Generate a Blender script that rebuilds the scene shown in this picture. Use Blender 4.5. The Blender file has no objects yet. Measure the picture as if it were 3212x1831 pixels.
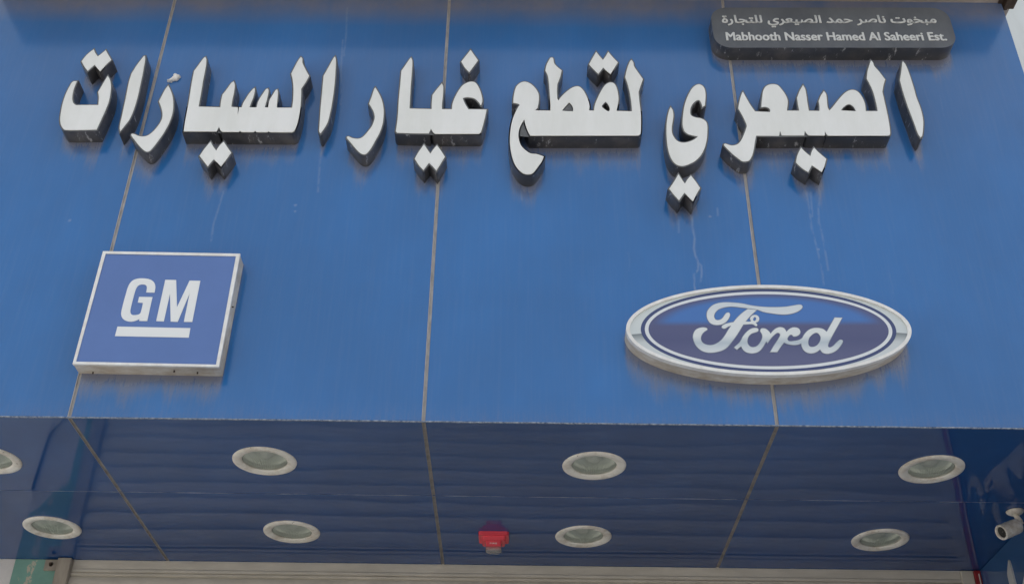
import bpy, bmesh, math, json, random
import numpy as np
from mathutils import Vector, Matrix, noise

# ------------------------------------------------------------------ camera, sky, sun, exposure
scene = bpy.context.scene
COL = scene.collection
H = 3.40                                   # height of the canopy soffit above the pavement
R = math.radians

cam_d = bpy.data.cameras.new('camera'); cam = bpy.data.objects.new('camera', cam_d); COL.objects.link(cam)
cam_d.sensor_width = 36; cam_d.lens = 36 * 3594.058 / 3212
cam_d.clip_start = 0.05; cam_d.clip_end = 3000
p, y, r = 0.587984702, -0.00733892976, 0.0151708619
F = Vector((math.sin(y)*math.cos(p), math.cos(y)*math.cos(p), math.sin(p)))
r0 = Vector((math.cos(y), -math.sin(y), 0)); u0 = r0.cross(F)
RT = math.cos(r)*r0 + math.sin(r)*u0; UP = -math.sin(r)*r0 + math.cos(r)*u0
m = Matrix((RT, UP, -F)).transposed().to_4x4(); m.translation = Vector((0.32357171, -3.52923891, H - 1.81278968))
cam.matrix_world = m
scene.camera = cam

SUN_EL, SUN_ROT = R(58), R(24)
w = bpy.data.worlds.new('World'); scene.world = w; w.use_nodes = True
nt = w.node_tree; bg = nt.nodes['Background']; bg.inputs[1].default_value = 0.15
sky = nt.nodes.new('ShaderNodeTexSky'); sky.sky_type = 'NISHITA'; sky.sun_disc = False
sky.sun_elevation = SUN_EL; sky.sun_rotation = SUN_ROT
sky.air_density = 1.2; sky.dust_density = 6.0; sky.ozone_density = 0.6
hs = nt.nodes.new('ShaderNodeHueSaturation'); hs.inputs['Saturation'].default_value = 0.45
nt.links.new(sky.outputs[0], hs.inputs['Color']); nt.links.new(hs.outputs[0], bg.inputs[0])

sd = bpy.data.lights.new('sun', 'SUN'); sd.energy = 3.0; sd.angle = R(0.5); sd.color = (1, 0.95, 0.87)
so = bpy.data.objects.new('sun', sd); COL.objects.link(so)
sv = Vector((math.sin(SUN_ROT)*math.cos(SUN_EL), math.cos(SUN_ROT)*math.cos(SUN_EL), math.sin(SUN_EL)))
so.rotation_euler = sv.to_track_quat('Z', 'Y').to_euler(); so.location = (4, 9, 14)

vs = scene.view_settings; vs.view_transform = 'Standard'; vs.look = 'None'; vs.gamma = 1; vs.use_curve_mapping = False
vs.exposure = 1.25
scene.cycles.max_bounces = 8; scene.cycles.use_denoising = True

# ------------------------------------------------------------------ helpers
def link(o, parent=None):
    COL.objects.link(o)
    if parent: o.parent = parent
    return o
def tag(o, label=None, cat=None, group=None, kind=None):
    if label: o['label'] = label
    if cat: o['category'] = cat
    if group: o['group'] = group
    if kind: o['kind'] = kind
    return o
def thing(name, label, cat, loc=(0, 0, 0), group=None, rot=(0, 0, 0)):
    o = bpy.data.objects.new(name, None); o.location = loc; o.rotation_euler = rot; o.empty_display_size = 0.1
    COL.objects.link(o); return tag(o, label, cat, group)
def obj(name, bm, mats, parent=None, smooth=False, label=None):
    me = bpy.data.meshes.new(name)
    if isinstance(bm, bmesh.types.BMesh):
        bmesh.ops.recalc_face_normals(bm, faces=bm.faces)
        bm.to_mesh(me); bm.free()
    else: me = bm; me.name = name
    for mm in (mats if isinstance(mats, (list, tuple)) else [mats]):
        if mm: me.materials.append(mm)
    if smooth: me.shade_smooth()
    o = bpy.data.objects.new(name, me); link(o, parent)
    if label: o['label'] = label
    return o
def BM(): return bmesh.new()
def box(bm, x0, x1, y0, y1, z0, z1, bevel=0):
    v = [bm.verts.new((x, yy, z)) for x in (x0, x1) for yy in (y0, y1) for z in (z0, z1)]
    fs = [bm.faces.new([v[i] for i in q]) for q in ((0,1,3,2),(4,6,7,5),(0,4,5,1),(2,3,7,6),(0,2,6,4),(1,5,7,3))]
    if bevel:
        es = {e for f in fs for e in f.edges}
        bmesh.ops.bevel(bm, geom=list(es), offset=bevel, segments=2, profile=0.5, affect='EDGES', clamp_overlap=True)
    return bm
def lathe(bm, prof, n=64, mat=None, cap=False, wob=None):
    rings = []
    for (rr, z) in prof:
        ring = []
        for i in range(n):
            a = 2*math.pi*i/n; q = rr if wob is None else wob(rr, i)
            v = Vector((q*math.cos(a), q*math.sin(a), z))
            ring.append(bm.verts.new(mat @ v if mat else v))
        rings.append(ring)
    for a, b in zip(rings, rings[1:]):
        for i in range(n): bm.faces.new((a[i], a[(i+1) % n], b[(i+1) % n], b[i]))
    if cap:
        bm.faces.new(rings[0]); bm.faces.new(rings[-1])
    return bm
def tube(bm, pts, rad, n=8):
    rings = []
    for i, pnt in enumerate(pts):
        d = (pts[min(i+1, len(pts)-1)] - pts[max(i-1, 0)]).normalized()
        a = d.orthogonal().normalized(); b = d.cross(a)
        rings.append([bm.verts.new(pnt + rad*(math.cos(2*math.pi*k/n)*a + math.sin(2*math.pi*k/n)*b)) for k in range(n)])
    for a, b in zip(rings, rings[1:]):
        for k in range(n): bm.faces.new((a[k], a[(k+1) % n], b[(k+1) % n], b[k]))
    bm.faces.new(rings[0]); bm.faces.new(rings[-1])
    return bm
def rrect(wd, ht, rad, n=8):
    out = []
    for cx, cz, a0 in ((wd/2-rad, ht/2-rad, 0), (-wd/2+rad, ht/2-rad, 90), (-wd/2+rad, -ht/2+rad, 180), (wd/2-rad, -ht/2+rad, 270)):
        for i in range(n+1):
            a = R(a0 + 90*i/n); out.append((cx + rad*math.cos(a), cz + rad*math.sin(a)))
    return out
def ell(a, b, n=128): return [(a*math.cos(2*math.pi*i/n), b*math.sin(2*math.pi*i/n)) for i in range(n)]
def prism(contours, y0, y1):
    """closed contours in (x, z) filled (holes by even-odd) and extruded from y0 (front) to y1 (back)"""
    cu = bpy.data.curves.new('c', 'CURVE'); cu.dimensions = '2D'; cu.fill_mode = 'BOTH'; cu.extrude = abs(y1-y0)/2
    for c in contours:
        sp = cu.splines.new('POLY'); sp.points.add(len(c)-1); sp.use_cyclic_u = True
        for pt, q in zip(sp.points, c): pt.co = (q[0], q[1], 0, 1)
    o = bpy.data.objects.new('c', cu); COL.objects.link(o)
    me = bpy.data.meshes.new_from_object(o.evaluated_get(bpy.context.evaluated_depsgraph_get()))
    bpy.data.objects.remove(o); bpy.data.curves.remove(cu); me.materials.clear()
    ym = (y0+y1)/2
    me.transform(Matrix(((1,0,0,0),(0,0,-1,ym),(0,1,0,0),(0,0,0,1))))
    return me
def caps_to(me, idx):
    for f in me.polygons:
        if abs(f.normal.y) > 0.95: f.material_index = idx
def smooth_pts(pts, n=5, drop=False):
    P = [q for q in pts if not (drop and q[2] & 2)]
    N = len(P); out = []
    for i in range(N):
        p0, p1, p2, p3 = P[i-1], P[i], P[(i+1) % N], P[(i+2) % N]
        a, b = Vector(p1[:2]), Vector(p2[:2]); c1, c2 = p1[2] & 1, p2[2] & 1
        L = (b-a).length
        def tan(pa, pc, pb):
            t = Vector(pb[:2]) - Vector(pa[:2])
            return t.normalized() * L if t.length else t
        if c1 and c2: out.append((a.x/1000, a.y/1000)); continue
        ta = (b-a) if c1 else tan(p0, p1, p2); tb = (b-a) if c2 else tan(p1, p2, p3)
        for k in range(n):
            t = k/n
            q = (2*t**3-3*t**2+1)*a + (t**3-2*t**2+t)*ta + (-2*t**3+3*t**2)*b + (t**3-t**2)*tb
            out.append((q.x/1000, q.y/1000))
    return out
def area(c): return 0.5*sum(c[i-1][0]*c[i][1]-c[i][0]*c[i-1][1] for i in range(len(c)))
def offset(c, d):
    s = 1 if area(c) > 0 else -1; N = len(c); out = []
    for i in range(N):
        a, b, e = Vector(c[i-1]), Vector(c[i]), Vector(c[(i+1) % N])
        u, v = (b-a), (e-b)
        if u.length < 1e-7 or v.length < 1e-7: continue
        u.normalize(); v.normalize()
        n1, n2 = Vector((u.y, -u.x))*s, Vector((v.y, -v.x))*s
        h = n1+n2
        if h.length < 0.3: h = n1+n2+u*0.3
        k = d/max(0.45, h.normalized().dot(n1)); q = b + h.normalized()*k
        out.append((q.x, q.y))
    return out
def text_mesh(body, wd, ht, depth, bold=0.0, layers=()):
    cu = bpy.data.curves.new('t', 'FONT'); cu.body = body; cu.resolution_u = 3; cu.offset = bold; cu.fill_mode = 'BOTH'
    o = bpy.data.objects.new('t', cu); COL.objects.link(o)
    me = bpy.data.meshes.new_from_object(o.evaluated_get(bpy.context.evaluated_depsgraph_get()))
    bpy.data.objects.remove(o); bpy.data.curves.remove(cu); me.materials.clear()
    co = np.array([v.co[:] for v in me.vertices]); lo, hi = co.min(0), co.max(0)
    me.transform(Matrix.Translation((-(lo[0]+hi[0])/2, -(lo[1]+hi[1])/2, 0)))
    me.transform(Matrix.Diagonal((wd/(hi[0]-lo[0]), ht/(hi[1]-lo[1]), 1, 1)))
    bm = bmesh.new(); bm.from_mesh(me)
    g = bmesh.ops.extrude_face_region(bm, geom=bm.faces[:])
    bmesh.ops.translate(bm, verts=[e for e in g['geom'] if isinstance(e, bmesh.types.BMVert)], vec=(0, 0, depth))
    bm.transform(Matrix(((1,0,0,0),(0,0,-1,0),(0,1,0,0),(0,0,0,1))))
    bmesh.ops.recalc_face_normals(bm, faces=bm.faces); bm.to_mesh(me); bm.free()
    if layers:                                          # heavier weight: the outline stepped sideways, each step 0.15 mm prouder
        bm = bmesh.new()
        for i, (dx, dz) in enumerate(((0, 0),) + tuple(layers)):
            m2 = me.copy(); m2.transform(Matrix.Translation((dx, -.00015*i, dz))); bm.from_mesh(m2); bpy.data.meshes.remove(m2)
        bm.to_mesh(me); bm.free()
    return me

# ------------------------------------------------------------------ materials
def mat(name, col=(.5,.5,.5), rough=.5, metal=0.0, var=0.0, vscale=8.0, vstretch=(1,1,1), col2=None, bump=0.0, bscale=60, spec=.5, coat=0.0):
    mm = bpy.data.materials.new(name); mm.use_nodes = True; t = mm.node_tree; b = t.nodes['Principled BSDF']
    b.inputs['Base Color'].default_value = (*col, 1); b.inputs['Roughness'].default_value = rough; b.inputs['Metallic'].default_value = metal
    b.inputs['Specular IOR Level'].default_value = spec; b.inputs['Coat Weight'].default_value = coat
    tc = t.nodes.new('ShaderNodeTexCoord')
    if var:
        mp = t.nodes.new('ShaderNodeMapping'); mp.inputs['Scale'].default_value = vstretch
        n = t.nodes.new('ShaderNodeTexNoise'); n.inputs['Scale'].default_value = vscale; n.inputs['Detail'].default_value = 8; n.inputs['Roughness'].default_value = .65
        rp = t.nodes.new('ShaderNodeValToRGB'); rp.color_ramp.elements[0].position = .38; rp.color_ramp.elements[1].position = .66
        c2 = col2 or tuple(c*(1-var) for c in col)
        rp.color_ramp.elements[0].color = (*c2, 1); rp.color_ramp.elements[1].color = (*col, 1)
        t.links.new(tc.outputs['Object'], mp.inputs[0]); t.links.new(mp.outputs[0], n.inputs['Vector']); t.links.new(n.outputs['Fac'], rp.inputs[0])
        t.links.new(rp.outputs[0], b.inputs['Base Color'])
    if bump:
        n2 = t.nodes.new('ShaderNodeTexNoise'); n2.inputs['Scale'].default_value = bscale; n2.inputs['Detail'].default_value = 4
        bp = t.nodes.new('ShaderNodeBump'); bp.inputs['Strength'].default_value = bump; bp.inputs['Distance'].default_value = .002
        t.links.new(tc.outputs['Object'], n2.inputs['Vector']); t.links.new(n2.outputs['Fac'], bp.inputs['Height']); t.links.new(bp.outputs[0], b.inputs['Normal'])
    return mm
class N:
    """tiny node-building shorthand"""
    def __init__(s, mm): s.t = mm.node_tree; s.b = s.t.nodes['Principled BSDF']
    def new(s, k, **kw):
        n = s.t.nodes.new(k)
        for a, v in kw.items(): setattr(n, a, v)
        return n
    def l(s, a, b): s.t.links.new(a, b)
    def math(s, op, a, b=None, clamp=False):
        n = s.new('ShaderNodeMath', operation=op); n.use_clamp = clamp
        for i, v in enumerate((a, b)):
            if v is None: continue
            if hasattr(v, 'links'): s.l(v, n.inputs[i])
            else: n.inputs[i].default_value = v
        return n.outputs[0]
    def noise(s, vec, scale, stretch=(1,1,1), detail=5, rough=.6):
        mp = s.new('ShaderNodeMapping'); mp.inputs['Scale'].default_value = stretch; s.l(vec, mp.inputs[0])
        n = s.new('ShaderNodeTexNoise'); n.inputs['Scale'].default_value = scale; n.inputs['Detail'].default_value = detail; n.inputs['Roughness'].default_value = rough
        s.l(mp.outputs[0], n.inputs['Vector']); return n.outputs['Fac']
    def ramp(s, fac, *st):
        rp = s.new('ShaderNodeValToRGB'); e = rp.color_ramp.elements
        while len(e) < len(st): e.new(.5)
        for k, (pos, c) in zip(e, st): k.position = pos; k.color = (*c, 1) if len(c) == 3 else c
        s.l(fac, rp.inputs[0]); return rp.outputs[0]
    def rng(s, v, a, b, c=0., d=1.):
        n = s.new('ShaderNodeMapRange', interpolation_type='SMOOTHSTEP')
        for i, q in enumerate((a, b, c, d)): n.inputs[i+1].default_value = q
        s.l(v, n.inputs[0]); return n.outputs[0]
    def mix(s, f, a, b):
        n = s.new('ShaderNodeMix', data_type='RGBA')
        for k, v in ((0, f), (6, a), (7, b)):
            if hasattr(v, 'links'): s.l(v, n.inputs[k])
            elif isinstance(v, tuple): n.inputs[k].default_value = (*v, 1)
            else: n.inputs[k].default_value = v
        return n.outputs[2]

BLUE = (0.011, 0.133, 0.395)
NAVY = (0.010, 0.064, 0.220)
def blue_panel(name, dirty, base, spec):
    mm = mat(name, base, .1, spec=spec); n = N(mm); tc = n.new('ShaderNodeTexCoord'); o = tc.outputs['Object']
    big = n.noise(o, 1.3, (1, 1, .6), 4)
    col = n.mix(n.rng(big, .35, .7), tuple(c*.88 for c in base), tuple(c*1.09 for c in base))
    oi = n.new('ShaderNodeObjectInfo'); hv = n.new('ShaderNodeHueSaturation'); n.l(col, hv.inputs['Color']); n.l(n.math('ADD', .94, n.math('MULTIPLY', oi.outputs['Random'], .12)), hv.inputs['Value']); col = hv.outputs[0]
    streak = n.noise(o, 9, (8, 8, .3), 8, .7)
    dust = n.math('MULTIPLY', n.rng(streak, .42, .8), .055)
    rough = n.math('ADD', .155 if dirty else .04, n.math('MULTIPLY', dust, .6))
    if dirty:
        at = n.new('ShaderNodeAttribute', attribute_name='dirt'); dr = n.new('ShaderNodeAttribute', attribute_name='drip')
        col = n.mix(dust, col, (.30, .32, .35))
        spl = n.noise(o, 34, (2.6, 2.6, .30), 10, .8)
        fine = n.noise(o, 160, (1, 1, .5), 4, .7)
        f = n.math('MULTIPLY', at.outputs['Fac'], n.rng(n.math('ADD', n.math('ADD', n.math('MULTIPLY', spl, .75), n.math('MULTIPLY', fine, .25)), n.math('MULTIPLY', at.outputs['Fac'], .16)), .42, .66))
        col = n.mix(n.math('MULTIPLY', f, .74), col, (.20, .178, .175))
        fa = n.new('ShaderNodeAttribute', attribute_name='refl_dust')
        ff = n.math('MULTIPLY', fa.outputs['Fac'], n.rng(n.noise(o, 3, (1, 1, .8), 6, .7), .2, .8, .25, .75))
        col = n.mix(ff, col, (.225, .20, .205))  # brownish reflection of the overhang painted into the colour, plus thin dust lower down
        dd = n.math('MULTIPLY', dr.outputs['Fac'], n.rng(n.noise(o, 40, (1, 1, .6), 4), .33, .55))
        col = n.mix(n.math('MULTIPLY', dd, .25), col, (.42, .46, .52))
        rough = n.math('ADD', rough, n.math('MULTIPLY', f, .14))
    else:
        col = n.mix(n.math('MULTIPLY', dust, .35), col, (.2, .22, .26))
    n.l(col, n.b.inputs['Base Color']); n.l(rough, n.b.inputs['Roughness'])
    return mm
M = {}
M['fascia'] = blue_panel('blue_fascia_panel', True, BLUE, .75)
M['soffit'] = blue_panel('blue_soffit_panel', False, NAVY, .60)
M['lip'] = blue_panel('blue_cornice_panel', False, (.34,.37,.43), .5)
M['cladding'] = blue_panel('blue_wall_cladding', False, (.030,.100,.25), .8)
M['edge'] = mat('chipped_panel_edge', (.42,.46,.52), .5, var=.9, vscale=70, vstretch=(1,1,1), col2=(.03,.07,.16))
M['crease'] = mat('scuffed_crease', (.40,.45,.55), .35, var=.9, vscale=9, col2=(.015,.06,.19))
M['seal'] = mat('grey_sealant', (.43,.41,.40), .75, var=.35, vscale=40, vstretch=(2,2,.5), bump=.3)
M['seal_dark'] = mat('dirty_soffit_sealant', (.31,.29,.275), .75, var=.4, vscale=30, bump=.3)
M['face'] = mat('white_acrylic', (.79,.80,.78), .38, var=.10, vscale=5, vstretch=(2.,1,.5), col2=(.725,.735,.70))
M['rim'] = mat('grey_letter_trim', (.115,.12,.12), .45, var=.3, vscale=60)
def black_return():
    mm = mat('black_letter_return', (.02,.022,.026), .32); n = N(mm); o = n.new('ShaderNodeTexCoord').outputs['Object']
    sc = n.noise(o, 34, (1, .35, 1.6), 6, .75)
    du = n.noise(o, 9, (1, 1, 1), 5)
    col = n.mix(n.rng(du, .4, .75), (.052,.055,.063), (.13,.12,.115))
    col = n.mix(n.rng(sc, .585, .66), col, (.45,.45,.46))
    n.l(col, n.b.inputs['Base Color']); return mm
M['return'] = black_return()
M['board'] = mat('black_board_face', (.115,.122,.132), .42, var=.45, vscale=7, vstretch=(1,1,.5), col2=(.08,.086,.096))
M['board_txt'] = mat('pale_board_lettering', (.66,.67,.66), .5, var=.12, vscale=50)
M['sign_white'] = mat('white_sign_frame', (.82,.83,.81), .4, var=.10, vscale=25, col2=(.72,.70,.66))
M['sign_side'] = mat('stained_sign_side', (.66,.64,.59), .5, var=.45, vscale=18, vstretch=(1,2,1), col2=(.47,.41,.33))
M['gm_blue'] = mat('printed_periwinkle_panel', (.10,.185,.445), .3, var=.08, vscale=4)
M['sign_letter'] = mat('printed_white', (.78,.80,.79), .35)
M['wall_letter'] = mat('dull_white_letter', (.50,.52,.53), .4)
M['navy'] = mat('printed_navy', (.045,.065,.17), .3)
M['line_white'] = mat('printed_white_line', (.70,.73,.75), .3)
M['script_edge'] = mat('printed_script_outline', (.17,.20,.27), .35)
def oval_field():
    mm = mat('printed_two_tone_blue', rough=.25); n = N(mm); o = n.new('ShaderNodeTexCoord').outputs['Object']
    s = n.new('ShaderNodeSeparateXYZ'); n.l(o, s.inputs[0]); x, z = s.outputs[0], s.outputs[2]
    up = n.rng(z, .012, .042)
    e = n.math('ADD', n.math('POWER', n.math('DIVIDE', x, .427), 2.0), n.math('POWER', n.math('DIVIDE', z, .150), 2.0))
    f = n.math('MULTIPLY', up, n.rng(e, 1.0, .68))
    lo = n.ramp(n.rng(z, -.15, .04), (0, (.105,.115,.225)), (.6, (.075,.085,.19)), (1, (.085,.095,.20)))
    n.l(n.mix(f, lo, (.055,.165,.45)), n.b.inputs['Base Color']); return mm
M['oval_field'] = oval_field()
def chrome_print():
    mm = mat('printed_silver_band', rough=.3); n = N(mm); o = n.new('ShaderNodeTexCoord').outputs['Object']
    s = n.new('ShaderNodeSeparateXYZ'); n.l(o, s.inputs[0]); x, z = s.outputs[0], s.outputs[2]
    zz = n.math('ADD', z, n.math('MULTIPLY', n.math('ABSOLUTE', x), .10))
    c = n.ramp(n.rng(zz, -.12, .16), (0, (.62,.66,.66)), (.36, (.56,.60,.60)), (.555, (.19,.22,.23)), (.565, (.60,.65,.65)))
    n.l(c, n.b.inputs['Base Color']); return mm
M['chrome'] = chrome_print()
def script_print():
    mm = mat('printed_silver_script', rough=.3); n = N(mm); o = n.new('ShaderNodeTexCoord').outputs['Object']
    s = n.new('ShaderNodeSeparateXYZ'); n.l(o, s.inputs[0])
    c = n.ramp(n.rng(s.outputs[2], -.11, .12), (0, (.66,.70,.72)), (.14, (.45,.52,.57)), (.3, (.68,.72,.72)), (.8, (.70,.73,.73)), (1, (.58,.64,.68)))
    n.l(c, n.b.inputs['Base Color']); return mm
M['script'] = script_print()
M['trim'] = mat('aged_white_lamp_trim', (.68,.66,.60), .45, var=.25, vscale=28, col2=(.58,.54,.46))
def trim_mat():
    mm = M['trim']; n = N(mm); oi = n.new('ShaderNodeObjectInfo'); tc = n.new('ShaderNodeTexCoord')
    va = n.new('ShaderNodeVectorMath', operation='ADD'); n.l(tc.outputs['Object'], va.inputs[0]); n.l(n.math('MULTIPLY', oi.outputs['Random'], 40.0), va.inputs[1])
    a = n.noise(va.outputs[0], 16, (1, 1, 1), 6, .7); b = n.noise(va.outputs[0], 75, (1, 1, 1), 3)
    c = n.mix(n.rng(a, .42, .68), (.76,.745,.70), (.56,.51,.44)); c = n.mix(n.rng(b, .70, .74), c, (.10,.08,.06))
    n.l(c, n.b.inputs['Base Color'])
trim_mat()
M['bowl'] = mat('lamp_reflector', (.60,.63,.60), .36, metal=.6)
M['globe'] = mat('frosted_lamp_globe', (.55,.57,.55), .5)
def glass(name, tint, gl):
    mm = bpy.data.materials.new(name); mm.use_nodes = True; t = mm.node_tree; t.nodes.clear()
    o = t.nodes.new('ShaderNodeOutputMaterial'); tr = t.nodes.new('ShaderNodeBsdfTransparent'); g = t.nodes.new('ShaderNodeBsdfGlossy'); d = t.nodes.new('ShaderNodeBsdfDiffuse')
    tr.inputs[0].default_value = (*tint, 1); g.inputs[1].default_value = .15; d.inputs[0].default_value = (.55,.57,.55,1)
    m1 = t.nodes.new('ShaderNodeMixShader'); m1.inputs[0].default_value = gl; m2 = t.nodes.new('ShaderNodeMixShader'); m2.inputs[0].default_value = .17
    t.links.new(tr.outputs[0], m2.inputs[1]); t.links.new(d.outputs[0], m2.inputs[2]); t.links.new(m2.outputs[0], m1.inputs[1]); t.links.new(g.outputs[0], m1.inputs[2]); t.links.new(m1.outputs[0], o.inputs[0])
    return mm
M['glass'] = glass('dusty_lamp_glass', (.9,.93,.9), .07)
M['shutter'] = mat('beige_shutter', (.62,.585,.51), .5, var=.18, vscale=5, vstretch=(1,1,4))
M['rail'] = mat('dull_guide_rail', (.40,.36,.30), .55, var=.3, vscale=20, vstretch=(1,1,.3))
M['bolt'] = mat('rusty_steel', (.09,.06,.045), .6, metal=.4, var=.4, vscale=80)
def teal():
    mm = mat('peeling_teal_paint', rough=.6); n = N(mm); o = n.new('ShaderNodeTexCoord').outputs['Object']
    s = n.new('ShaderNodeSeparateXYZ'); n.l(o, s.inputs[0])
    c = n.mix(n.rng(n.noise(o, 9), .3, .7), (.16,.33,.28), (.20,.39,.335))
    x = n.math('ABSOLUTE', n.math('ADD', s.outputs[0], .028))
    pe = n.math('SUBTRACT', n.noise(o, 26, (1,1,.6), 6, .7), n.math('MULTIPLY', x, 3.2))
    c = n.mix(n.rng(pe, .50, .53), c, (.50,.47,.38))
    pz = n.math('ADD', n.math('ADD', s.outputs[2], n.math('ADD', n.math('MULTIPLY', s.outputs[0], 1.3), n.math('MULTIPLY', n.math('MAXIMUM', n.math('SUBTRACT', s.outputs[0], .052), 0.0), 30.0))), n.math('MULTIPLY', n.noise(o, 5), .22))
    c = n.mix(n.rng(pz, -.185, -.205), c, n.mix(n.rng(n.noise(o, 12), .3, .7), (.50,.49,.49), (.60,.585,.575)))
    n.l(c, n.b.inputs['Base Color']); return mm
M['teal'] = teal()
M['plaster'] = mat('white_wall_plaster', (.74,.73,.72), .8, var=.2, vscale=6, bump=.4, bscale=30)
M['render'] = mat('white_render', (.66,.70,.70), .8, var=.10, vscale=2.5, vstretch=(2,2,.4), col2=(.58,.61,.59), bump=.3, bscale=25)
M['red'] = mat('red_plastic', (.70,.055,.085), .32)
M['red_paint'] = mat('red_painted_steel', (.36,.025,.035), .4, var=.3, vscale=25)
M['lens'] = glass('clear_strobe_lens', (.95,.95,.92), .14)
M['dark_glass'] = mat('dark_lens_glass', (.02,.022,.022), .12)
M['cam'] = mat('aged_white_housing', (.84,.82,.77), .45, var=.3, vscale=45, col2=(.56,.50,.42))
M['foam'] = mat('white_foam', (.90,.89,.87), .8, var=.2, vscale=60, col2=(.78,.75,.70))
M['wire'] = mat('black_cable', (.02,.02,.025), .5)
M['brown'] = mat('weathered_brown_underside', (.46,.40,.37), .6, var=.3, vscale=5)
M['pave'] = mat('dusty_concrete', (.42,.40,.36), .85, var=.3, vscale=2.5, bump=.4, bscale=40)
M['road'] = mat('worn_asphalt', (.20,.19,.175), .9, var=.35, vscale=1.2, bump=.5, bscale=60)

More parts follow.
